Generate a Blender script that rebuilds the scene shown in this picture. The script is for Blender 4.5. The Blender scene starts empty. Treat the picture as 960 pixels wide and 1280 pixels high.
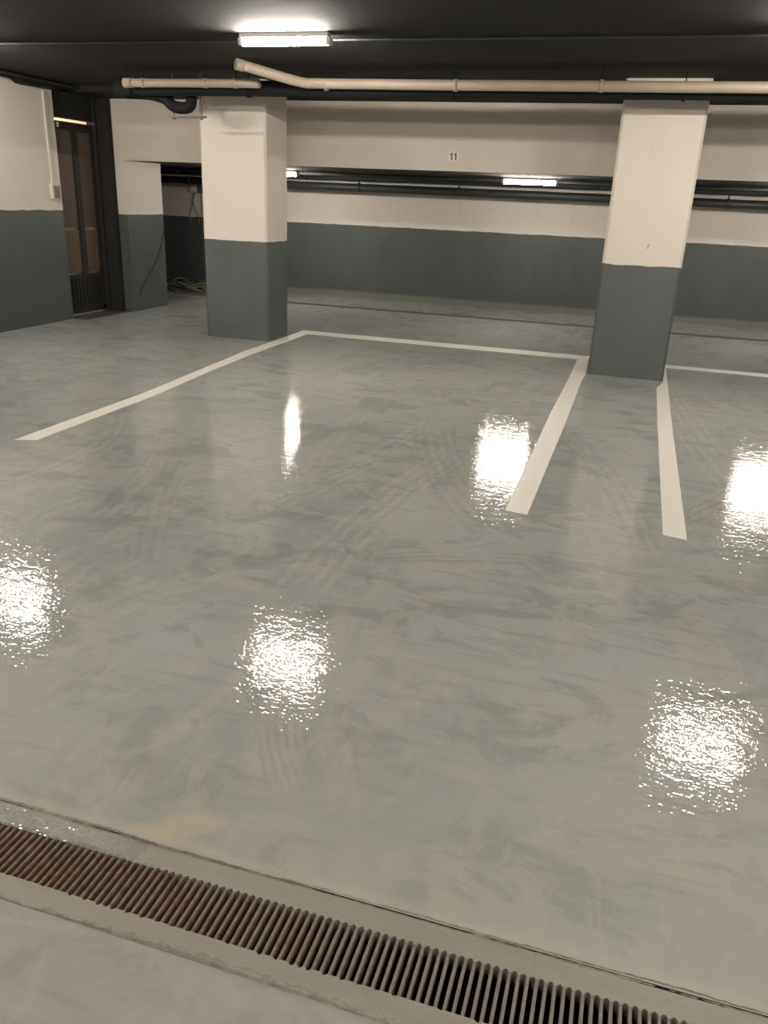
import bpy, bmesh, math, random
from mathutils import Vector, Matrix
random.seed(7)
C = bpy.context.scene.collection
S = bpy.context.scene

# ------------------------------------------------------------------ camera
F_PX, PITCH, ROLL, YAW = 1003.455, 0.37245, 0.042845, 0.282083
def cam_axes():
    p, r, y = PITCH, ROLL, YAW
    f0 = Vector((-math.sin(y), math.cos(y), 0)); r0 = Vector((math.cos(y), math.sin(y), 0)); u0 = Vector((0, 0, 1))
    f = f0 * math.cos(p) - u0 * math.sin(p); u = f0 * math.sin(p) + u0 * math.cos(p)
    R = r0 * math.cos(r) + u * math.sin(r); U = -r0 * math.sin(r) + u * math.cos(r)
    return R, U, f
R_, U_, F_ = cam_axes()
cd = bpy.data.cameras.new('camera'); cam = bpy.data.objects.new('camera', cd); C.objects.link(cam)
cam.matrix_world = Matrix(((R_.x, U_.x, -F_.x, 0), (R_.y, U_.y, -F_.y, 0), (R_.z, U_.z, -F_.z, 1.5), (0, 0, 0, 1)))
cd.sensor_width = 36; cd.lens = F_PX / 1280 * 36; cd.clip_start = 0.02
S.camera = cam

# ------------------------------------------------------------------ world, exposure
w = bpy.data.worlds.new('world'); S.world = w; w.use_nodes = True
w.node_tree.nodes['Background'].inputs[0].default_value = (1, .93, .85, 1)
w.node_tree.nodes['Background'].inputs[1].default_value = 0.0
S.view_settings.view_transform = 'Standard'; S.view_settings.look = 'None'
S.view_settings.exposure = 0.0; S.view_settings.gamma = 1.0; S.view_settings.use_curve_mapping = False
LAMP = 318.0            # strength of every tube
LAMP_COL = (1.0, .915, .81)

# ------------------------------------------------------------------ material helpers
def new_mat(name):
    m = bpy.data.materials.new(name); m.use_nodes = True
    nt = m.node_tree; b = nt.nodes['Principled BSDF']
    return m, nt, b
def N(nt, t, **k):
    n = nt.nodes.new(t)
    for a, v in k.items(): setattr(n, a, v)
    return n
def setv(nt, sock, v):
    if hasattr(v, 'is_output'): nt.links.new(v, sock)
    else: sock.default_value = v
def M(nt, op, a, b=None, c=None, clamp=False):
    n = N(nt, 'ShaderNodeMath', operation=op, use_clamp=clamp)
    setv(nt, n.inputs[0], a)
    if b is not None: setv(nt, n.inputs[1], b)
    if c is not None: setv(nt, n.inputs[2], c)
    return n.outputs[0]
def VM(nt, op, a, b=None, out=0):
    n = N(nt, 'ShaderNodeVectorMath', operation=op)
    setv(nt, n.inputs[0], a)
    if b is not None: setv(nt, n.inputs[1], b)
    return n.outputs[out]
def noise(nt, vec, scale, detail=4, rough=.55, dist=0.0):
    n = N(nt, 'ShaderNodeTexNoise'); nt.links.new(vec, n.inputs['Vector'])
    n.inputs['Scale'].default_value = scale; n.inputs['Detail'].default_value = detail
    n.inputs['Roughness'].default_value = rough; n.inputs['Distortion'].default_value = dist
    return n.outputs['Fac']
def ramp(nt, v, lo, hi):
    n = N(nt, 'ShaderNodeMapRange', interpolation_type='SMOOTHSTEP'); nt.links.new(v, n.inputs[0])
    n.inputs[1].default_value = lo; n.inputs[2].default_value = hi
    return n.outputs[0]
def mix(nt, f, a, b):
    n = N(nt, 'ShaderNodeMix', data_type='RGBA')
    setv(nt, n.inputs[0], f)
    for s, v in ((n.inputs[6], a), (n.inputs[7], b)):
        if hasattr(v, 'is_output'): nt.links.new(v, s)
        else: s.default_value = (*v, 1)
    return n.outputs[2]
def pos(nt): return N(nt, 'ShaderNodeNewGeometry').outputs['Position']
def mapped(nt, v, scale, rotz=0.0):
    n = N(nt, 'ShaderNodeMapping'); nt.links.new(v, n.inputs[0])
    n.inputs['Scale'].default_value = scale; n.inputs['Rotation'].default_value = (0, 0, rotz)
    return n.outputs[0]
def bump(nt, b, h, strength, dist, prev=None):
    n = N(nt, 'ShaderNodeBump'); nt.links.new(h, n.inputs['Height'])
    n.inputs['Strength'].default_value = strength; n.inputs['Distance'].default_value = dist
    if prev: nt.links.new(prev, n.inputs['Normal'])
    nt.links.new(n.outputs[0], b.inputs['Normal']); return n.outputs[0]

def simple(name, col, rough=.6, metal=0.0, var=.12, scale=6, bmp=.0, spec=.5):
    m, nt, b = new_mat(name); P = pos(nt)
    f = noise(nt, P, scale, 5)
    c2 = tuple(c * (1 - var) for c in col); c1 = tuple(min(1, c * (1 + var)) for c in col)
    nt.links.new(mix(nt, f, c2, c1), b.inputs['Base Color'])
    b.inputs['Roughness'].default_value = rough; b.inputs['Metallic'].default_value = metal
    b.inputs['Specular IOR Level'].default_value = spec
    if bmp: bump(nt, b, noise(nt, P, scale * 12, 3), .5, bmp)
    return m
def emis(name, col, st):
    m, nt, b = new_mat(name)
    b.inputs['Base Color'].default_value = (.9, .9, .9, 1)
    b.inputs['Emission Color'].default_value = (*col, 1); b.inputs['Emission Strength'].default_value = st
    return m

WHITE = (.66, .605, .545); DARK = (.075, .088, .085)
def twotone(name, split, base_strip=None, white=WHITE, dark=DARK):
    """cream emulsion above, slate grey gloss paint below a hand-cut edge at height `split`"""
    m, nt, b = new_mat(name); P = pos(nt)
    sx = N(nt, 'ShaderNodeSeparateXYZ'); nt.links.new(P, sx.inputs[0]); z = sx.outputs[2]
    wob = M(nt, 'MULTIPLY_ADD', noise(nt, P, 5, 4), .03, -.015)
    fac = M(nt, 'GREATER_THAN', M(nt, 'ADD', z, wob), split)
    wn = noise(nt, P, 1.7, 6); stain = ramp(nt, noise(nt, mapped(nt, P, (3, 3, .6)), 2.2, 5), .56, .8)
    wc = mix(nt, wn, tuple(c * .93 for c in white), tuple(c * 1.06 for c in white))
    wc = mix(nt, M(nt, 'MULTIPLY', stain, .35), wc, tuple(c * .72 for c in white))
    dn = noise(nt, mapped(nt, P, (1, 1, .35)), 5, 6)
    dc = mix(nt, dn, tuple(c * .82 for c in dark), tuple(c * 1.22 for c in dark))
    speck = ramp(nt, noise(nt, mapped(nt, P, (1, 1, 3)), 14, 5, .65), .70, .76)
    dc = mix(nt, M(nt, 'MULTIPLY', speck, .45), dc, (.22, .23, .22))
    if base_strip:
        bs = ramp(nt, M(nt, 'ADD', z, M(nt, 'MULTIPLY', noise(nt, P, 3, 4), .06)), base_strip + .05, base_strip)
        dc = mix(nt, M(nt, 'MULTIPLY', bs, .7), dc, (.2, .2, .17))
    nt.links.new(mix(nt, fac, dc, wc), b.inputs['Base Color'])
    nt.links.new(M(nt, 'MULTIPLY_ADD', fac, .35, .5), b.inputs['Roughness'])
    b.inputs['Specular IOR Level'].default_value = .35
    h = noise(nt, P, 22, 6, .6); h2 = noise(nt, mapped(nt, P, (1, 1, .4)), 70, 2)
    n1 = bump(nt, b, h, .35, .008); bump(nt, b, h2, .25, .003, n1)
    return m

ARCS = [  # tyre scuffs: circle centre, radius, middle direction, half-angle cosine, width, grooves, darkness
(3.79,6.53,5.12,-.92,-.40,.9871,.34,5,-1),(8.71,2.93,9.86,-1,.09,.9981,.26,4,1),(4.26,5.42,6.07,-.99,-.11,.9824,.16,2,1),
(-9.57,6.02,8.29,.99,-.17,.9963,.20,3,1),(4.23,6.44,7.14,-.92,-.40,.9940,.22,4,-1),(-7.36,2.25,5.14,.96,.28,.9897,.26,4,-1),
(.94,2.85,2.04,-.85,-.52,.9928,.17,6,-1),(-.04,1.64,.82,.10,.99,.9458,.05,1,-1),(24.38,9.37,24.07,-.99,-.17,.9984,.3,4,1),
(-5.32,7.64,6.70,.89,-.45,.9941,.22,4,1),(-14.77,11.29,13.24,.99,-.16,.9974,.12,1,1),(-.05,1.82,1.56,-.19,.98,.9301,.14,3,-1),
(-4.87,3.65,1.88,.98,.20,.9165,.2,3,1),(-5.95,2.97,6.20,.96,.28,.9860,.2,3,-1),(-.55,3.32,.51,.28,-.96,.7374,.1,2,-1),
(-37.42,-16.55,40.96,.88,.47,.9998,.24,6,-1)]
def floor_mat():
    m, nt, b = new_mat('painted_concrete_floor'); P = pos(nt)
    # broad patches
    big = noise(nt, P, .55, 5, .6, .6)
    sw1 = noise(nt, mapped(nt, P, (1.0, 4.5, 1), .55), 1.3, 7, .62, 1.2)
    sw2 = noise(nt, mapped(nt, P, (5.0, 1.0, 1), .25), 1.0, 7, .62, 1.6)
    sw3 = noise(nt, mapped(nt, P, (1.2, 9.0, 1), -.35), 1.6, 6, .6, .8)
    fine = noise(nt, P, 40, 4, .6)
    g1, g2, tan = (.325, .350, .342), (.435, .445, .430), (.44, .425, .385)
    c = mix(nt, ramp(nt, big, .35, .65), g1, g2)
    sel = ramp(nt, noise(nt, P, .8, 3), .4, .6)
    s = M(nt, 'ADD', M(nt, 'MULTIPLY', sw1, sel), M(nt, 'MULTIPLY', sw2, M(nt, 'SUBTRACT', 1.0, sel)))
    c = mix(nt, M(nt, 'MULTIPLY', ramp(nt, s, .46, .62), .8), c, tan)
    cl = noise(nt, mapped(nt, P, (1, 1.4, 1), .9), 2.6, 7, .68, .9)
    c = mix(nt, M(nt, 'MULTIPLY', ramp(nt, cl, .50, .62), .55), c, (.245, .268, .258))
    cm = noise(nt, mapped(nt, P, (1.6, 1, 1), .2), 2.9, 7, .66, 1.6)
    c = mix(nt, M(nt, 'MULTIPLY', ramp(nt, cm, .52, .62), .55), c, (.46, .445, .405))
    c = mix(nt, M(nt, 'MULTIPLY', ramp(nt, sw3, .54, .72), .5), c, (.24, .265, .255))
    c = mix(nt, M(nt, 'MULTIPLY', fine, .12), c, (.52, .50, .45))
    sp = N(nt, 'ShaderNodeSeparateXYZ'); nt.links.new(P, sp.inputs[0])
    P2 = N(nt, 'ShaderNodeCombineXYZ'); nt.links.new(sp.outputs[0], P2.inputs[0]); nt.links.new(sp.outputs[1], P2.inputs[1])
    P2 = P2.outputs[0]
    wob = M(nt, 'MULTIPLY_ADD', noise(nt, P, 3, 3), .05, -.025)
    brk = ramp(nt, noise(nt, P, 7, 5, .65), .36, .6)
    light = None; dark = None
    for (cx, cy, r, dx, dy, ca, wd, k, sg) in ARCS:
        d = VM(nt, 'SUBTRACT', P2, (cx, cy, 0))
        L = VM(nt, 'LENGTH', d, out=1)
        dd = M(nt, 'ADD', M(nt, 'SUBTRACT', L, r), wob)
        band = ramp(nt, M(nt, 'ABSOLUTE', dd), wd * .55, wd * .40)
        ang = M(nt, 'DIVIDE', VM(nt, 'DOT_PRODUCT', d, (dx, dy, 0), out=1), L)
        am = ramp(nt, ang, ca - (1 - ca) * .5, ca + (1 - ca) * .4)
        st = M(nt, 'MULTIPLY_ADD', M(nt, 'SINE', M(nt, 'MULTIPLY', dd, 6.283 * k / wd)), .5, .5)
        st = ramp(nt, st, .25, .75)
        v = M(nt, 'MULTIPLY', M(nt, 'MULTIPLY', band, am), st)
        if sg > 0: light = v if light is None else M(nt, 'MAXIMUM', light, v)
        else: dark = v if dark is None else M(nt, 'MAXIMUM', dark, v)
    c = mix(nt, M(nt, 'MULTIPLY', M(nt, 'MULTIPLY', light, brk), .38), c, (.54, .515, .46))
    c = mix(nt, M(nt, 'MULTIPLY', M(nt, 'MULTIPLY', dark, brk), .28), c, (.25, .24, .22))
    # tan scrape where the paint is worn beside the drain
    q = mapped(nt, VM(nt, 'SUBTRACT', P2, (-.90, 1.40, 0)), (1, 1, 1), -.55)
    q = VM(nt, 'MULTIPLY', q, (7.5, 22, 1))
    ql = M(nt, 'ADD', VM(nt, 'LENGTH', q, out=1), M(nt, 'MULTIPLY_ADD', noise(nt, P, 18, 4), 1.2, -.6))
    c = mix(nt, M(nt, 'MULTIPLY', ramp(nt, ql, 1.15, .55), .5), c, (.60, .49, .32))
    c = mix(nt, M(nt, 'MULTIPLY', ramp(nt, M(nt, 'ADD', sp.outputs[1], M(nt, 'MULTIPLY', noise(nt, P, 1.1, 4), 1.0)), 3.4, 1.3), .38), c, (.36, .335, .285))   # browner tint towards the near end of the floor
    # bare dusty concrete edge along the drain frame
    y = sp.outputs[1]
    ed = M(nt, 'ABSOLUTE', M(nt, 'SUBTRACT', y, 1.345))
    ed = ramp(nt, M(nt, 'ADD', ed, M(nt, 'MULTIPLY', noise(nt, P, 9, 4), .05)), .06, .025)
    c = mix(nt, M(nt, 'MULTIPLY', ed, .35), c, (.52, .48, .40))
    nt.links.new(c, b.inputs['Base Color'])
    rg = M(nt, 'MULTIPLY_ADD', ramp(nt, s, .35, .7), .015, .02)
    nt.links.new(rg, b.inputs['Roughness'])
    b.inputs['Specular IOR Level'].default_value = .33
    n0 = bump(nt, b, noise(nt, mapped(nt, P, (1, 1.5, 1), .3), 14, 1, .5), .8, .0017)
    bump(nt, b, noise(nt, mapped(nt, P, (1, 1.4, 1), .5), 60, .9, .5), .8, .00088, n0)
    return m

MAT = {}
MAT['floor'] = floor_mat()
MAT['ceiling'] = simple('black_ceiling', (.022, .0215, .020), .85, var=.25, scale=1.5, bmp=.004, spec=.25)
MAT['black_pipe'] = simple('black_painted_pipe', (.013, .014, .014), .7, var=.3, scale=5, spec=.15)
MAT['slate_pipe'] = simple('slate_painted_pipe', (.030, .036, .036), .5, var=.3, scale=5, spec=.4)
MAT['tan_pipe'] = simple('tan_plastic_pipe', (.36, .305, .235), .5, var=.12, scale=5)
MAT['wall_left'] = twotone('wall_paint_1', 1.225)
MAT['wall_back'] = twotone('wall_paint_2', 1.09, .10)
MAT['wall_pier'] = twotone('wall_paint_3', 1.18)
MAT['column'] = twotone('column_paint', 1.022, white=(.73, .67, .60), dark=(.105, .118, .115))
MAT['upper'] = twotone('wall_paint_4', -5)
MAT['line'] = simple('white_line_paint', (.86, .825, .75), .42, var=.05, scale=9, bmp=.002)
MAT['housing'] = simple('lamp_housing_plastic', (.62, .62, .60), .4, var=.03)
MAT['tube'] = emis('lit_tube', LAMP_COL, LAMP)
MAT['tube_dimmed'] = emis('lit_dimmed_tube', LAMP_COL, LAMP * .6)  # back row set weaker to keep the back wall from getting too bright
MAT['tube_dim'] = emis('lit_rear_tube', LAMP_COL, 12.0)  # glow for the strip that imitates lamp light on the housing
MAT['passage_tube'] = emis('passage_tube', (1, .70, .42), 330)  # glow of the source added behind the metal door
MAT['door_dark'] = simple('dark_metal_door', (.014, .013, .012), .85, var=.3, scale=6)
MAT['door_panel'] = simple('brown_door_panel', (.085, .062, .046), .75, var=.25, scale=3)
MAT['door_low'] = simple('brown_door_low_panel', (.105, .072, .045), .75, var=.3, scale=5)
MAT['galv'] = simple('worn_grey_metal', (.11, .105, .095), .5, .3, var=.2, scale=12)
MAT['cable'] = simple('olive_cable', (.17, .175, .13), .45, var=.3, scale=20)
MAT['cable_dark'] = simple('dark_cable', (.03, .03, .028), .6, var=.3, scale=20)
MAT['conduit'] = simple('cream_conduit_plastic', (.60, .56, .50), .5, var=.05)
MAT['box_grey'] = simple('grey_switch_plastic', (.12, .12, .11), .5, var=.1)
MAT['sign'] = simple('white_sign_paint', (.76, .71, .65), .6, var=.03)
MAT['ink'] = simple('dark_ink', (.10, .085, .07), .6, var=.1)

def rust_mat():
    m, nt, b = new_mat('rusty_cast_iron'); P = pos(nt)
    nz = noise(nt, P, 60, 6, .7); nb = noise(nt, P, 9, 4)
    c = mix(nt, ramp(nt, nz, .3, .7), (.100, .060, .042), (.245, .165, .118))
    nrm = N(nt, 'ShaderNodeNewGeometry').outputs['Normal']
    sx = N(nt, 'ShaderNodeSeparateXYZ'); nt.links.new(nrm, sx.inputs[0])
    px = N(nt, 'ShaderNodeSeparateXYZ'); nt.links.new(P, px.inputs[0])
    wear = M(nt, 'ADD', M(nt, 'MULTIPLY', ramp(nt, px.outputs[0], -1.1, .1), .45), M(nt, 'MULTIPLY', nb, .8))
    f = M(nt, 'MULTIPLY', ramp(nt, sx.outputs[2], .5, .85), ramp(nt, wear, .3, .75))
    c = mix(nt, f, c, mix(nt, nz, (.15, .13, .11), (.27, .25, .22)))
    nt.links.new(c, b.inputs['Base Color']); b.inputs['Roughness'].default_value = .5
    bump(nt, b, nz, .6, .0012); return m
MAT['rust'] = rust_mat()
def frame_mat():
    m, nt, b = new_mat('paint_caked_drain_frame'); P = pos(nt)
    sx = N(nt, 'ShaderNodeSeparateXYZ'); nt.links.new(P, sx.inputs[0])
    c = mix(nt, noise(nt, mapped(nt, P, (1, 3, 1)), 6, 6), (.26, .245, .21), (.35, .325, .28))
    rough_zone = M(nt, 'MULTIPLY', ramp(nt, M(nt, 'ADD', sx.outputs[0], M(nt, 'MULTIPLY', noise(nt, P, 12, 4), .3)), -.70, -.95), ramp(nt, sx.outputs[1], 1.2, 1.26))
    c = mix(nt, M(nt, 'MULTIPLY', rough_zone, .5), c, (.45, .45, .42))
    nt.links.new(c, b.inputs['Base Color'])
    nt.links.new(M(nt, 'MULTIPLY_ADD', rough_zone, -.24, .36), b.inputs['Roughness'])
    n1 = bump(nt, b, noise(nt, P, 24, 4), .5, .004)
    hh = M(nt, 'MULTIPLY', noise(nt, P, 70, 4, .7), M(nt, 'MULTIPLY_ADD', rough_zone, .9, .1))
    bump(nt, b, hh, 1.0, .022, n1); return m
MAT['frame'] = frame_mat()
def seam_mat():
    m, nt, b = new_mat('crumbly_seam_mortar'); P = pos(nt)
    c = mix(nt, ramp(nt, noise(nt, P, 26, 5, .65), .40, .60), (.27, .25, .215), (.37, .345, .30))
    nt.links.new(c, b.inputs['Base Color']); b.inputs['Roughness'].default_value = .22
    bump(nt, b, noise(nt, P, 90, 4, .7), .9, .006); return m
MAT['seam'] = seam_mat()
MAT['splash'] = simple('glossy_rough_cement', (.36, .355, .32), .10, var=.15, scale=20, spec=.6)
MAT['far_iron'] = simple('grimy_cast_iron', (.13, .125, .115), .7, var=.4, scale=6)
MAT['trench'] = simple('drain_dirt', (.016, .013, .010), .9, var=.5, scale=14)

# ------------------------------------------------------------------ mesh helpers
def bx(bm, x0, x1, y0, y1, z0, z1, bevel=0.0):
    r = bmesh.ops.create_cube(bm, size=1.0); vs = r['verts']
    for v in vs: v.co = Vector((x0 + (v.co.x + .5) * (x1 - x0), y0 + (v.co.y + .5) * (y1 - y0), z0 + (v.co.z + .5) * (z1 - z0)))
    if bevel:
        es = list({e for v in vs for e in v.link_edges})
        bmesh.ops.bevel(bm, geom=es, offset=bevel, segments=3, affect='EDGES', profile=.6)
def cyl(bm, a, b, r, seg=20, r2=None):
    a = Vector(a); b = Vector(b); d = b - a
    q = d.to_track_quat('Z', 'Y').to_matrix().to_4x4()
    bmesh.ops.create_cone(bm, cap_ends=True, segments=seg, radius1=r, radius2=r if r2 is None else r2, depth=d.length,
                          matrix=Matrix.Translation((a + b) / 2) @ q)
def tube(bm, pts, r, seg=16):
    """a swept pipe through pts"""
    pts = [Vector(p) for p in pts]; rings = []
    up = Vector((0.013, .021, 1)).normalized()
    for i, p in enumerate(pts):
        t = (pts[min(i + 1, len(pts) - 1)] - pts[max(i - 1, 0)]).normalized()
        a = t.cross(up)
        if a.length < 1e-3: a = t.cross(Vector((1, 0, 0)))
        a.normalize(); c = t.cross(a).normalized()
        rings.append([bm.verts.new(p + (a * math.cos(k * math.tau / seg) + c * math.sin(k * math.tau / seg)) * r) for k in range(seg)])
    for u, v in zip(rings, rings[1:]):
        for k in range(seg): bm.faces.new((u[k], u[(k + 1) % seg], v[(k + 1) % seg], v[k]))
    bm.faces.new(rings[0][::-1]); bm.faces.new(rings[-1])
def smooth_pts(pts, n=8):
    P = [Vector(p) for p in pts]; P = [P[0]] + P + [P[-1]]; out = []
    for i in range(1, len(P) - 2):
        for k in range(n):
            t = k / n; a, b, c, d = P[i - 1], P[i], P[i + 1], P[i + 2]
            out.append(.5 * ((2 * b) + (c - a) * t + (2 * a - 5 * b + 4 * c - d) * t * t + (3 * b - a - 3 * c + d) * t ** 3))
    out.append(P[-2]); return out
def prism_x(bm, prof, x0, x1):
    """profile (y,z) extruded along x"""
    a = [bm.verts.new((x0, y, z)) for y, z in prof]; b = [bm.verts.new((x1, y, z)) for y, z in prof]
    n = len(prof)
    bm.faces.new(a[::-1]); bm.faces.new(b)
    for i in range(n): bm.faces.new((a[i], a[(i + 1) % n], b[(i + 1) % n], b[i]))
def obj(name, bm, mat, parent=None, smooth=False, off=(0, 0, 0)):
    bmesh.ops.recalc_face_normals(bm, faces=bm.faces)
    if any(off): bmesh.ops.translate(bm, verts=bm.verts, vec=-Vector(off))
    me = bpy.data.meshes.new(name); bm.to_mesh(me); bm.free()
    o = bpy.data.objects.new(name, me); C.objects.link(o)
    for mm in (mat if isinstance(mat, list) else [mat]): me.materials.append(MAT[mm] if isinstance(mm, str) else mm)
    if smooth:
        for p in me.polygons: p.use_smooth = len(p.vertices) == 4
    if parent: o.parent = parent
    return o
def thing(name, label, cat, loc=(0, 0, 0), group=None):
    o = bpy.data.objects.new(name, None); C.objects.link(o); o.location = loc; o.empty_display_size = .1
    return tag(o, label, cat, group)
def tag(o, label, cat, group=None):
    o['label'] = label; o['category'] = cat
    if group: o['group'] = group
    return o
def struct(name, bm, mat, parent=None, smooth=False):
    o = obj(name, bm, mat, parent, smooth)
    if parent is None: o['kind'] = 'structure'
    return o
def copy_tree(o, parent=None):
    c = o.copy(); C.objects.link(c); c.parent = parent
    for ch in list(o.children): copy_tree(ch, c)
    return c
B = bmesh.new

# ------------------------------------------------------------------ the room
X0, X1, Y0, YB = -9.0, 5.6, -5.5, 12.5
CEIL = 2.53
GY0, GY1 = 1.068, 1.328          # near drain recess
HY0, HY1 = 11.24, 11.38          # far drain recess
bm = B()
prof = [(Y0, 0), (GY0, 0), (GY0, -.16), (GY1, -.16), (GY1, 0), (HY0, 0), (HY0, -.12), (HY1, -.12), (HY1, 0), (YB + .2, 0), (YB + .2, -.3), (Y0, -.3)]
def strip(bm, y0, z0, y1, z1, m=0):
    vs = [bm.verts.new(p) for p in ((X0, y0, z0), (X1, y0, z0), (X1, y1, z1), (X0, y1, z1))]
    f = bm.faces.new(vs); f.material_index = m
for i in range(len(prof)):
    (ya, za), (yb, zb) = prof[i], prof[(i + 1) % len(prof)]
    strip(bm, ya, za, yb, zb, 0 if za == 0 and zb == 0 else 1)
bmesh.ops.remove_doubles(bm, verts=bm.verts, dist=1e-5)
struct('floor', bm, ['floor', 'trench'])

bm = B(); prism_x(bm, [(Y0, CEIL), (8.6, CEIL), (8.6, 2.47), (9.24, 2.47), (9.24, 2.75), (Y0, 2.75)], X0, X1)
struct('ceiling', bm, 'ceiling')
# lowered slab at the back: cream front face, black underside
bm = B(); bx(bm, -6.16, X1, 9.24, YB, 1.8, 2.75)
bx(bm, X0, -6.16, 10.06, YB, 1.8, 2.75)
for f in bm.faces:
    f.normal_update()
    if abs(f.normal.z) > .9: f.material_index = 1
o = struct('ceiling', bm, ['upper', 'ceiling'])

bm = B(); bx(bm, X0, -6.40, Y0, 8.33, 0, 2.7); struct('wall_left', bm, 'wall_left')
bm = B(); bx(bm, X0, -6.16, 9.24, 10.06, 0, 2.74); struct('wall_left', bm, 'wall_pier')
bm = B(); bx(bm, X0, X1, YB, YB + .2, 0, 2.7); struct('wall_back', bm, 'wall_back')
bm = B(); bx(bm, X1, X1 + .2, Y0, YB, 0, 2.7); struct('wall_right', bm, 'wall_left')
bm = B(); bx(bm, X0, X1, Y0 - .2, Y0, 0, 2.7); struct('wall_front', bm, 'wall_left')
bm = B(); bx(bm, X0 - .2, X0, Y0, YB, 0, 2.7); struct('wall_left', bm, 'wall_back')
bm = B(); bx(bm, -8.1, -8.0, 8.33, 9.24, 0, 2.53); struct('wall_passage', bm, 'upper')

# ------------------------------------------------------------------ columns
def column(x0, x1, y0, y1, label):
    bm = B(); bx(bm, x0, x1, y0, y1, 0, CEIL)
    es = [e for e in bm.edges if abs((e.verts[0].co - e.verts[1].co).normalized().z) > .9]
    bmesh.ops.bevel(bm, geom=es, offset=.022, segments=1, affect='EDGES')
    long = [e for e in bm.edges if abs((e.verts[0].co - e.verts[1].co).z) > 1]
    bmesh.ops.subdivide_edges(bm, edges=long, cuts=40, use_grid_fill=True)
    for v in bm.verts:
        if 0.01 < v.co.z < CEIL - .01:
            v.co.x += random.uniform(-.0012, .0012); v.co.y += random.uniform(-.0012, .0012)
    loc = ((x0 + x1) / 2, (y0 + y1) / 2, 0)
    o = obj('concrete_column', bm, 'column', off=loc); o.location = loc
    return tag(o, label, 'column', 'two tone square columns')
colL = column(-4.46, -3.725, 8.05, 8.60, 'square concrete column, cream over slate grey, near the dark metal door')
colR = column(-.325, .372, 7.94, 8.50, 'square concrete column, cream over slate grey, standing between two white bay lines')
bm = B()
for k in range(5):
    bx(bm, -.004 + k * .002, .004 + k * .002, -.0015, .0015, -.018 + k * .008, -.012 + k * .008)
s = obj('paint_chip', bm, 'ink', colR); s.location = (.03, -.2805, 1.19)

# ------------------------------------------------------------------ painted bay lines
def line(pts, label, z=.0018):
    """closed outline of the stripe on the floor"""
    bm = B(); top = [bm.verts.new((x, y, z)) for x, y in pts]; bot = [bm.verts.new((x, y, 0.0)) for x, y in pts]
    bm.faces.new(top); n = len(pts)
    for i in range(n): bm.faces.new((top[i], bot[i], bot[(i + 1) % n], top[(i + 1) % n]))
    bm.faces.new(bot[::-1])
    tag(obj('parking_line', bm, 'line'), label, 'painted line', 'white parking bay lines')
line([(-3.575, 3.97), (-3.45, 4.02), (-3.45, 5.4), (-3.52, 6.4), (-3.55, 7.3), (-3.545, 8.74), (-3.54, 8.98), (-3.69, 8.98), (-3.69, 7.35), (-3.66, 6.9), (-3.57, 5.4)],
     'long white bay stripe running past the foot of the column near the metal door')
line([(-3.54, 8.735), (-.365, 8.71), (-.365, 8.965), (-3.54, 8.98)], 'white cross stripe closing the wide empty bay between the two columns')
line([(-.485, 3.955), (-.368, 3.935), (-.352, 6.0), (-.352, 7.62), (-.338, 7.86), (-.365, 8.71), (-.475, 8.71), (-.475, 7.55), (-.49, 6.2)], 'short-cut white bay stripe ending in front of the free column, on its wide bay side')
line([(.305, 3.93), (.418, 3.905), (.41, 6.2), (.415, 8.68), (.376, 8.86), (.376, 7.9), (.312, 7.6), (.305, 6.2)], 'white bay stripe on the narrow bay side of the free column, beside the frame edge')
line([(.415, 8.68), (3.45, 8.66), (3.45, 8.86), (.376, 8.86)], 'white cross stripe closing the bay cut off by the picture edge')

# ------------------------------------------------------------------ drain in front
GZ = -.002; PITCHX = .0188; NB = 25; MW = PITCHX * NB
def grate_module(cx):
    t = thing('drain_grate', '', 'drain grate', (cx, 1.198, GZ), 'rusty slotted drain grates in a row')
    h = MW / 2 - .0001; sw = .0112 / 2          # half slot width
    ya, yb, ye = -.066, .062, .126              # slot ends and outer edge, relative
    for sgn, ys, yo in ((-1, ya, -.128), (1, yb, .124)):
        out = [(-h, yo), (h, yo)]
        pts = []
        for i in range(NB, -1, -1):
            xc = -h + .0006 + i * PITCHX
            for k in range(7):
                a = math.pi * k / 6; xx = xc + sw * math.cos(a)
                if -h <= xx <= h: pts.append((xx, ys + sgn * sw * 1.05 * math.sin(a)))
        out = out + ([(h, ys)] if abs(pts[0][0] - h) > 1e-4 else []) + pts + ([(-h, ys)] if abs(pts[-1][0] + h) > 1e-4 else [])
        bm = B()
        top = [bm.verts.new((x, y, random.uniform(-.0003, .0003))) for x, y in out]; bot = [bm.verts.new((x, y, -.035)) for x, y in out]
        n = len(out); bm.faces.new(top); bm.faces.new(bot[::-1])
        for i in range(n): bm.faces.new((top[i], bot[i], bot[(i + 1) % n], top[(i + 1) % n]))
        bmesh.ops.triangulate(bm, faces=[f for f in bm.faces if len(f.verts) > 4])
        obj('rail', bm, 'frame', t)
    return t
bm = B(); hw = (PITCHX - .0108) / 2
L0, L1 = -.067, .063
prof = [(-hw * .7, -.034), (-hw, -.006), (-hw * .85, -.0012), (-hw * .35, .0), (hw * .35, .0), (hw * .85, -.0012), (hw, -.006), (hw * .7, -.034)]
a = [bm.verts.new((x, L0, z)) for x, z in prof]; m_ = [bm.verts.new((x * 1.08, (L0 + L1) / 2, z)) for x, z in prof]; b_ = [bm.verts.new((x, L1, z)) for x, z in prof]
for u, v in ((a, m_), (m_, b_)):
    for i in range(8): bm.faces.new((u[i], u[(i + 1) % 8], v[(i + 1) % 8], v[i]))
bm.faces.new(a[::-1]); bm.faces.new(b_)
bar0 = obj('bar', bm, 'rust', smooth=False)
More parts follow.
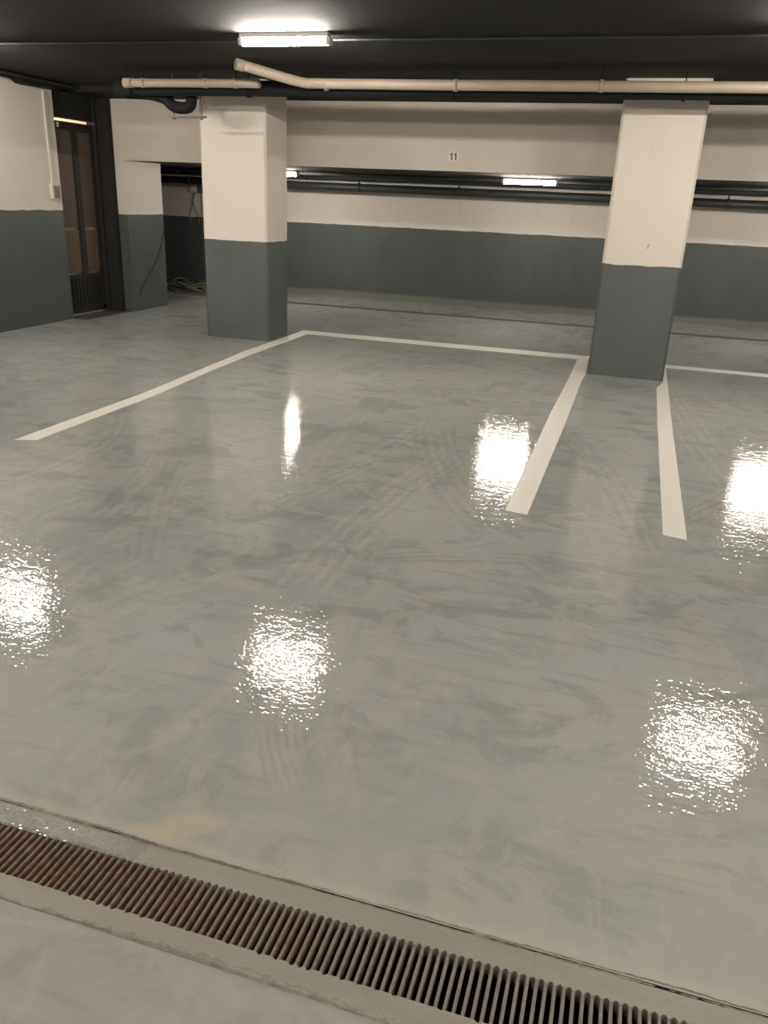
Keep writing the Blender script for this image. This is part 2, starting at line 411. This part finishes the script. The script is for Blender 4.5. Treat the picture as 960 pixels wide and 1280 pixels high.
GL = ['rusty slotted drain grate at one end of the row, cut by the picture edge',
      'brown rusty slotted drain grate beside the shiny rough cement patch',
      'brown rusty slotted drain grate just below the tan scrape on the floor',
      'slotted drain grate with worn grey bar tops, third whole one along the row',
      'slotted drain grate with pale grey bars and deep dark slots',
      'slotted drain grate at the far end of the row, hidden below the picture edge']
first = True
for i in range(6):
    cx = -1.41 - MW / 2 + i * MW
    g = grate_module(cx); g['label'] = GL[i]
    for k in range(NB):
        if first: bb = bar0; first = False
        else: bb = bar0.copy(); C.objects.link(bb)
        bb.parent = g
        bb.location = (-MW / 2 + PITCHX * (k + .5), 0, random.uniform(-.0012, .0002))
        bb.rotation_euler = (0, random.uniform(-.05, .05), random.uniform(-.006, .006))
# lumpy mortar seams either side of the drain
def seam(name, y, amp, wd, zb):
    bm = B(); n = 420; rows = 5; V = []
    ph = [random.uniform(0, 6.28) for _ in range(6)]
    for i in range(n + 1):
        x = -2.4 + i * 4.4 / n
        yo = amp * (.5 * math.sin(x * 3.1 + ph[0]) + .3 * math.sin(x * 9 + ph[1]) + .2 * math.sin(x * 23 + ph[2])) + random.uniform(-.0012, .0012)
        ww = wd * (1 + .35 * math.sin(x * 6 + ph[3]) + random.uniform(-.25, .25))
        h = zb * (1 + .6 * math.sin(x * 5 + ph[4])) + random.uniform(-.0008, .0012)
        dip = -.0042 + random.uniform(-.001, .001)
        V.append([bm.verts.new((x, y + yo + ww * s_, z_)) for s_, z_ in ((-1.3, -.004), (-.6, dip * .4), (-.1, dip), (.35, max(h, .0003)), (1.3, -.0022))])
    for i in range(n):
        for k in range(rows - 1): bm.faces.new((V[i][k], V[i + 1][k], V[i + 1][k + 1], V[i][k + 1]))
    o = struct(name, bm, 'seam'); return o
seam('trim_1', GY1, .005, .007, .0022)
seam('trim_2', GY0, .006, .013, .0030)

# rough splash of cement skimmed over the frame at one end
bm = B(); nx, ny = 330, 16; V = []
for i in range(nx + 1):
    x = -2.3 + i * 1.42 / nx; row = []
    for j in range(ny + 1):
        v = j / ny; y = 1.262 + v * .066
        edge = min(1, v * 4, (1 - v) * 5) * min(1, (nx - i) / 60)
        edge = max(0, edge - .25 * (random.random() if i > nx - 60 else 0))
        z = -.0042 + edge * (.0042 + random.uniform(0, .0036) + .0012 * math.sin(x * 37 + j))
        row.append(bm.verts.new((x + random.uniform(-.001, .001), y + random.uniform(-.001, .001), z)))
    V.append(row)
for i in range(nx):
    for j in range(ny): bm.faces.new((V[i][j], V[i + 1][j], V[i + 1][j + 1], V[i][j + 1]))
struct('trim_3', bm, 'splash')
# far drain along the back: one slotted grate per metre, too small to show its bars apart
def far_grate(x0, label):
    bm = B(); w_ = .998; n = 40; p = w_ / n
    bx(bm, x0, x0 + w_, HY0 + .002, HY0 + .03, -.03, .004); bx(bm, x0, x0 + w_, HY1 - .03, HY1 - .002, -.03, .004)
    for k in range(n): bx(bm, x0 + k * p + p * .25, x0 + k * p + p * .60, HY0 + .03, HY1 - .03, -.03, .003)
    loc = (x0 + w_ / 2, (HY0 + HY1) / 2, 0)
    o = obj('floor_drain_grate', bm, 'far_iron', off=loc); o.location = loc
    tag(o, label, 'drain grate', 'narrow drain grates along the back wall')
FG = {-8: 'narrow far drain grate beside the tangle of cables', -7: 'narrow far drain grate in front of the tangle of cables',
      -6: 'narrow far drain grate seen through the opening between pier and column', -5: 'narrow far drain grate just past the column near the metal door',
      -4: 'narrow far drain grate at the back, one step from the column near the metal door', -3: 'narrow far drain grate below the number 11 at the back',
      -2: 'narrow far drain grate at the back, under the lit lamp over the far aisle', -1: 'narrow far drain grate running behind the free column',
      0: 'narrow far drain grate coming out from behind the free column on the narrow bay side', 1: 'narrow far drain grate at the edge of the picture, beyond the narrow bay',
      2: 'narrow far drain grate hidden past the picture edge'}
for k, l in FG.items(): far_grate(float(k), l)

# ------------------------------------------------------------------ pipes under the ceiling
def hanger(parent, x, y, z, r, mat, top=CEIL, name='pipe_clamp'):
    bm = B(); cyl(bm, (x - .014, y, z), (x + .014, y, z), r * 1.15, 24)
    o = obj(name, bm, mat, parent, True)
    if top > z + r:
        bm = B(); cyl(bm, (x, y, z + r), (x, y, top), .005, 8); obj('hanger_rod', bm, 'black_pipe', o, True)
p = thing('water_pipe', 'tan pipe running across under the ceiling, bent at one end below the ceiling lamp', 'pipe', (1.2, 7.27, 2.387))
bm = B()
pts = [(5.5, 7.3, 2.385), (2, 7.3, 2.385), (.5, 7.3, 2.386), (-1.6, 7.3, 2.391), (-2.7, 7.3, 2.398)] + smooth_pts([(-2.9, 7.29, 2.40), (-3.02, 7.22, 2.405), (-3.40, 6.88, 2.487)], 5)
tube(bm, [(a_ - 1.2, b_2 - 7.3, c_ - 2.39) for a_, b_2, c_ in pts], .041, 20); obj('pipe_run', bm, 'tan_pipe', p, True)
for x in (-2.783, -1.647, -.48, .75, 2, 3.3): hanger(p, x - 1.2, 0, 0, .041, 'tan_pipe', .14)
bm = B(); cyl(bm, (-4.62, -.44, .098), (-4.575, -.395, .088), .045, 20); obj('elbow_socket', bm, 'tan_pipe', p, True)

p = thing('water_pipe', 'short tan pipe with a capped end in front of the column near the metal door', 'pipe', (-4.2, 7.28, 2.396))
bm = B(); tube(bm, [(-.55, 0, 0), (0, 0, 0), (.5, 0, 0), (.78, .0, -.002)], .036, 20); obj('pipe_run', bm, 'tan_pipe', p, True)
bm = B(); cyl(bm, (-.585, 0, 0), (-.50, 0, 0), .041, 20); obj('end_cap', bm, 'tan_pipe', p, True)
for x in (-.38, .25, .55): hanger(p, x, 0, 0, .036, 'tan_pipe', .11)

p = thing('drain_pipe', 'thick black painted pipe behind the tan one, right in front of the column tops', 'pipe', (0, 7.43, 2.373))
bm = B(); tube(bm, [(-4.97, 0, .0), (-3, 0, 0), (0, 0, 0), (5.5, 0, 0)], .065, 24); obj('pipe_run', bm, 'black_pipe', p, True)
for x in (-4.8, -3.6, -1.7, .15, 2.2, 4): hanger(p, x, 0, 0, .065, 'black_pipe', .15, 'pipe_hanger')

p = thing('pipe_trap', 'black pipe bend hanging low on a threaded bracket beside the column near the metal door', 'pipe', (-4.33, 7.56, 2.185))
bm = B()
tube(bm, smooth_pts([(-.62, 0, .16), (-.36, 0, .15), (-.2, 0, .11), (-.13, 0, .055), (-.04, 0, .035), (.05, 0, .05), (.075, 0, .12), (.07, 0, .28)], 6), .052, 20)
obj('bend', bm, 'black_pipe', p, True)
bm = B(); bx(bm, -.16, .22, -.018, .018, -.048, -.032, .002); obj('bracket_bar', bm, 'galv', p)
for x in (-.12, .175):
    bm = B(); cyl(bm, (x, 0, -.06), (x, 0, .33), .006, 8); obj('threaded_rod', bm, 'galv', p, True)
    bm = B(); cyl(bm, (x, 0, -.064), (x, 0, -.050), .015, 6); obj('nut', bm, 'galv', p)

# cable and pipe bunch on top of the side wall
p = thing('cable_tray', 'black painted pipes and boxing along the top of the side wall', 'cable tray', (-6.4, 7, 2.5))
bm = B(); tube(bm, [(.10, -9, -.006), (.10, 0, -.005), (.10, 1.58, -.008)], .022, 12); obj('pipe_run', bm, 'black_pipe', p, True)
bm = B(); tube(bm, [(.17, -9, .004), (.17, 0, .004), (.17, 1.57, .0)], .015, 12); obj('pipe_run', bm, 'slate_pipe', p, True)
bm = B(); bx(bm, .001, .09, -9, .7, -.008, .029, .004); obj('boxing', bm, 'black_pipe', p)
bm = B()
V = [(.62, -.005), (.70, -.02), (.76, -.05), (.84, -.055), (1.0, -.052), (1.33, -.045), (1.33, .029), (.62, .029)]
a = [bm.verts.new((.001, y, z)) for y, z in V]; b_ = [bm.verts.new((.13, y, z)) for y, z in V]
bm.faces.new(a); bm.faces.new(b_[::-1])
for i in range(8): bm.faces.new((a[i], a[(i + 1) % 8], b_[(i + 1) % 8], b_[i]))
obj('junction_housing', bm, 'black_pipe', p)

# ceiling conduit feeding the lamps
bm = B(); tube(bm, [(-6.38, 0, 0), (0, 0, 0), (5.58, 0, 0)], .008, 10)
o = obj('ceiling_conduit', bm, 'slate_pipe', smooth=True); o.location = (0, 6.06, CEIL - .011)
tag(o, 'thin dark conduit crossing the ceiling just behind the ceiling lamp', 'conduit')

# rear pipes by the back wall
def rear_pipe(y, za, zb, r, mat, label, xs):
    p = thing('drain_pipe', label, 'pipe', (0, y, 0))
    bm = B(); tube(bm, [(X0 + .02, 0, za), (-4, 0, za + (zb - za) * .35), (0, 0, za + (zb - za) * .62), (5.55, 0, zb)], r, 20); obj('pipe_run', bm, mat, p, True)
    for x in xs:
        z = za + (zb - za) * (x - X0) / 14.5
        bm = B(); cyl(bm, (x - .02, 0, z), (x + .02, 0, z), r * 1.12, 20); cyl(bm, (x, 0, z + r), (x, 0, 1.80), .008, 8)
        obj('pipe_hanger', bm, mat, p, True)
rear_pipe(12.10, 1.645, 1.595, .055, 'slate_pipe', 'lower dark pipe sloping along the back wall under the low ceiling', (-6.9, -4.1, -2.6, .2, 1.0, 3))
rear_pipe(12.27, 1.755, 1.757, .040, 'slate_pipe', 'upper dark pipe tight under the low ceiling at the back wall', (-7.2, -5, -1.9, 1.6, 4))
rear_pipe(11.2, 1.775, 1.772, .022, 'slate_pipe', 'slim dark pipe under the low ceiling, in front of the two thicker ones', (-6, -3.2, -.2, 2.4))

# ------------------------------------------------------------------ lamps
def make_lamp(length, name='batten_lamp'):
    t = thing(name, '', 'lamp', (0, 0, 0), 'lit tube lamps')
    h = length / 2
    bm = B(); bx(bm, -h, h, -.042, .042, .020, .050, .006); obj('housing', bm, 'housing', t)
    bm = B(); tube(bm, [(-h + .02, -.012, -.004), (0, -.012, -.004), (h - .02, -.012, -.004)], .025, 18); obj('tube', bm, 'tube', t, True)
    bm = B(); tube(bm, [(-h + .0, .034, .012), (0, .034, .012), (h - .15, .034, .012)], .007, 12); obj('rear_tube', bm, 'tube_dim', t, True)  # glowing strip in place of lamp light caught on housing and conduit
    for s_ in (-1, 1):
        bm = B(); bx(bm, min(s_ * (h - .022), s_ * (h + .012)), max(s_ * (h - .022), s_ * (h + .012)), -.036, .030, -.024, .022, .006); obj('end_cap', bm, 'housing', t)
    return t
lampA = make_lamp(.66)
LOC = [(-2.555, 5.86, 'lit tube lamp on the black ceiling above the bent end of the tan pipe'),
       (-5.55, 5.95, 'lit tube lamp on the black ceiling near the side wall, outside the picture'),
       (1.02, 5.90, 'lit tube lamp on the black ceiling over the narrow bay, outside the picture'),
       (4.3, 5.9, 'lit tube lamp on the black ceiling by the far side wall, outside the picture'),
       (-5.4, 1.2, 'lit tube lamp over the front aisle close to the side wall'), (-2.4, 1.2, 'lit tube lamp over the front aisle before the wide bay'),
       (1.1, 1.2, 'lit tube lamp over the front aisle before the narrow bay'), (4.3, 1.2, 'lit tube lamp over the front aisle by the opposite wall'),
       (-4.6, -3.2, 'lit tube lamp behind the viewer, by the side wall'), (-.8, -3.2, 'lit tube lamp behind the viewer, mid room'), (3.2, -3.2, 'lit tube lamp behind the viewer, by the opposite wall')]
for i, (x, y, l) in enumerate(LOC):
    o = lampA if i == 0 else copy_tree(lampA)
    o.location = (x, y, CEIL - .050); o['label'] = l
tube_back = [c_ for c_ in lampA.children if c_.name.startswith('tube')][0].data.copy(); tube_back.materials[0] = MAT['tube_dimmed']
for i, (x, y, l) in enumerate([(-4.84, 10.75, 'lit tube lamp under the low back ceiling, peeping past the metal-door column'),
                               (-1.40, 10.55, 'lit tube lamp under the low back ceiling, seen whole between the columns'),
                               (1.85, 10.55, 'lit tube lamp under the low back ceiling, beyond the picture edge'),
                               (-7.9, 10.9, 'lit tube lamp under the low back ceiling, hidden behind the pier')][:3]):
    o = copy_tree(lampA); o.location = (x, y, 1.80 - .050); o['label'] = l
    for ch in o.children:
        if ch.name.startswith('tube'):
            ch.data = tube_back

# ------------------------------------------------------------------ metal door
bm = B(); bx(bm, -6.56, -6.44, 9.12, 9.239, 0, 2.528, .004); bx(bm, -6.44, -6.285, 9.16, 9.239, 0, 2.468, .004); struct('door_1_jamb', bm, 'door_dark')
bm = B(); bx(bm, -6.53, -6.47, 8.332, 9.119, 2.20, 2.528, .003); struct('door_1_lintel', bm, 'door_dark')
d = bpy.data.objects.new('door_1', None); C.objects.link(d); d.location = (-6.50, 8.72, 0); d['kind'] = 'structure'
def dpart(name, y0, y1, z0, z1, mat, x0=-.02, x1=.02, bev=.002):
    bm = B(); bx(bm, x0, x1, y0 - 8.72, y1 - 8.72, z0, z1, bev); return obj(name, bm, mat, d)
dpart('top_rail', 8.345, 9.115, 2.08, 2.168, 'door_dark')
dpart('side_stile', 8.345, 8.40, .05, 2.08, 'door_dark')
dpart('side_stile', 9.055, 9.115, .05, 2.08, 'door_dark')
dpart('middle_stile', 8.715, 8.80, .49, 2.08, 'door_dark', -.03, .03)
dpart('upper_panel', 8.40, 8.715, 1.024, 2.08, 'door_panel', -.012, .008)
dpart('upper_panel', 8.806, 9.055, 1.024, 2.08, 'door_panel', -.012, .008)
dpart('lower_panel', 8.40, 8.715, .512, .998, 'door_low', -.012, .008)
dpart('lower_panel', 8.80, 9.055,   .514, .996, 'door_low', -.012, .008)
dpart('bottom_rail', 8.40, 9.055, .44, .49, 'door_dark', -.02, .012)
bm = B(); bx(bm, -.01, .004, -.32, .335, .09, .44)
for k in range(9): bx(bm, .004, .016, -.30 + k * .07, -.265 + k * .07, .09, .44)
obj('ribbed_panel', bm, 'door_dark', d)
dpart('kick_rail', 8.345, 9.115, .03, .09, 'door_dark')
dpart('latch_plate', 8.46, 8.50, 2.10, 2.15, 'sign', .02, .026)
bm = B(); bx(bm, -6.62, -6.20, 8.335, 9.239, .0, .006); struct('door_1_sill', bm, 'galv')
t = thing('added_gap_light', 'warm light source added behind the dark metal door, showing through its gaps', 'lamp', (-7.88, 8.8, 2.24))  # unseen source added so the door gaps look bright
bm = B(); tube(bm, [(0, -.35, 0), (0, 0, 0), (0, .35, 0)], .03, 14); obj('tube', bm, 'passage_tube', t, True)
bm = B(); bx(bm, -.05, .05, -.38, .38, .03, .28, .004); obj('housing', bm, 'housing', t)

# ------------------------------------------------------------------ small things on the walls
p = thing('wall_switch', 'cream conduit and grey switch box on the side wall next to the metal door', 'switch', (-6.4, 8.18, 1.40))
bm = B(); bx(bm, .001, .024, -.018, .018, .10, 1.03, .003); obj('conduit', bm, 'conduit', p)
bm = B(); bx(bm, .001, .05, -.055, .055, -.06, .10, .006); obj('back_box', bm, 'conduit', p)
bm = B(); bx(bm, .05, .064, -.035, .05, -.05, .085, .004); obj('cover', bm, 'box_grey', p)
bm = B(); bx(bm, .064, .072, -.012, .02, -.01, .04, .002); obj('rocker', bm, 'box_grey', p)

for (x, z, mname, l, cat) in ((-7.04, 1.53, 'conduit', 'small pale junction box high on the back wall beside the cable loop', 'junction box'),
                              (-6.90, 1.52, 'box_grey', 'small dark socket box high on the back wall next to the pale one', 'socket')):
    p = thing('junction_box' if cat[0] == 'j' else 'wall_socket', l, cat, (x, YB - .001, z))
    bm = B(); bx(bm, -.05, .05, -.07, 0, -.065, .065, .006); obj('body', bm, mname, p)
    bm = B(); bx(bm, -.04, .04, -.08, -.07, -.05, .05, .004); obj('lid', bm, mname, p)
def cable(pts, r, mat, label, group=None, name='cable', n=10):
    bm = B(); P0 = Vector(pts[0]); tube(bm, [q - P0 for q in smooth_pts(pts, n)], r, 8)
    o = obj(name, bm, mat, smooth=True); o.location = P0
    return tag(o, label, 'cable', group)
yw = YB - .012
cable([(-7.06, yw, 1.47), (-7.07, yw, 1.38), (-7.10, yw, 1.25), (-7.15, yw, 1.12), (-7.16, yw, 1.0)], .007, 'cable', 'brown cable dropping slanted from the pale junction box')
cable([(-7.02, yw - .03, 1.46), (-7.06, yw - .03, 1.33), (-7.03, yw - .03, 1.22), (-6.98, yw - .03, 1.12), (-6.965, yw - .03, .98)], .007, 'cable', 'brown cable looping sideways below the pale junction box')
cable([(-6.92, yw, 1.46), (-6.93, yw, 1.3), (-6.93, yw, 1.1), (-6.94, yw, .3)], .005, 'cable', 'thin straight cable dropping from the dark socket box')
cable([(-6.155, 10.05, .98), (-6.152, 9.99, .84), (-6.155, 9.90, .70), (-6.152, 9.80, .58), (-6.155, 9.62, .42), (-6.152, 9.44, .28), (-6.155, 9.38, .17)], .009, 'cable_dark',
      'thin dark line running diagonally across the grey pier beside the metal door', name='diagonal_dark_line')  # thin dark strand modelling the diagonal line on the pier
# tangle on the floor at the back wall
bm = B()
for k in range(26):
    y0 = 11.55 + .034 * k; xx = -8.7; pts = []
    for i in range(12):
        pts.append((xx, min(12.44, max(11.45, y0 + random.uniform(-.2, .2))), .016 + random.uniform(0, .10) * (i % 2)))
        xx += random.uniform(.1, .33)
    nf = len(bm.faces); tube(bm, smooth_pts(pts, 6), random.choice((.009, .012, .016)), 7)
    bm.faces.ensure_lookup_table()
    if k % 3 == 1:
        for f in bm.faces[nf:]: f.material_index = 1
o = obj('cable_tangle', bm, ['cable', 'cable_dark'], smooth=True)
tag(o, 'tangle of loose olive and dark cables lying along the foot of the back wall', 'cables'); o['kind'] = 'stuff'

# number on the beam
t = thing('bay_number', 'small pale patch with the number 11 on the low cream beam', 'number sign', (-2.07, 9.24, 1.945))
bm = B(); bx(bm, -.050, .052, -.003, -.0005, -.048, .050); obj('plate', bm, 'sign', t)
for s_ in (-1, 1):
    bm = B(); x = s_ * .022 + .004
    v = [(-.008, -.036), (.008, -.036), (.008, .040), (-.002, .040), (-.022, .020), (-.018, .012), (-.008, .020)]
    a = [bm.verts.new((x + px_, -.0048, z_)) for px_, z_ in v]; b_ = [bm.verts.new((x + px_, -.003, z_)) for px_, z_ in v]
    bm.faces.new(a); bm.faces.new(b_[::-1])
    for i in range(7): bm.faces.new((a[i], a[(i + 1) % 7], b_[(i + 1) % 7], b_[i]))
    obj('digit', bm, 'ink', t)
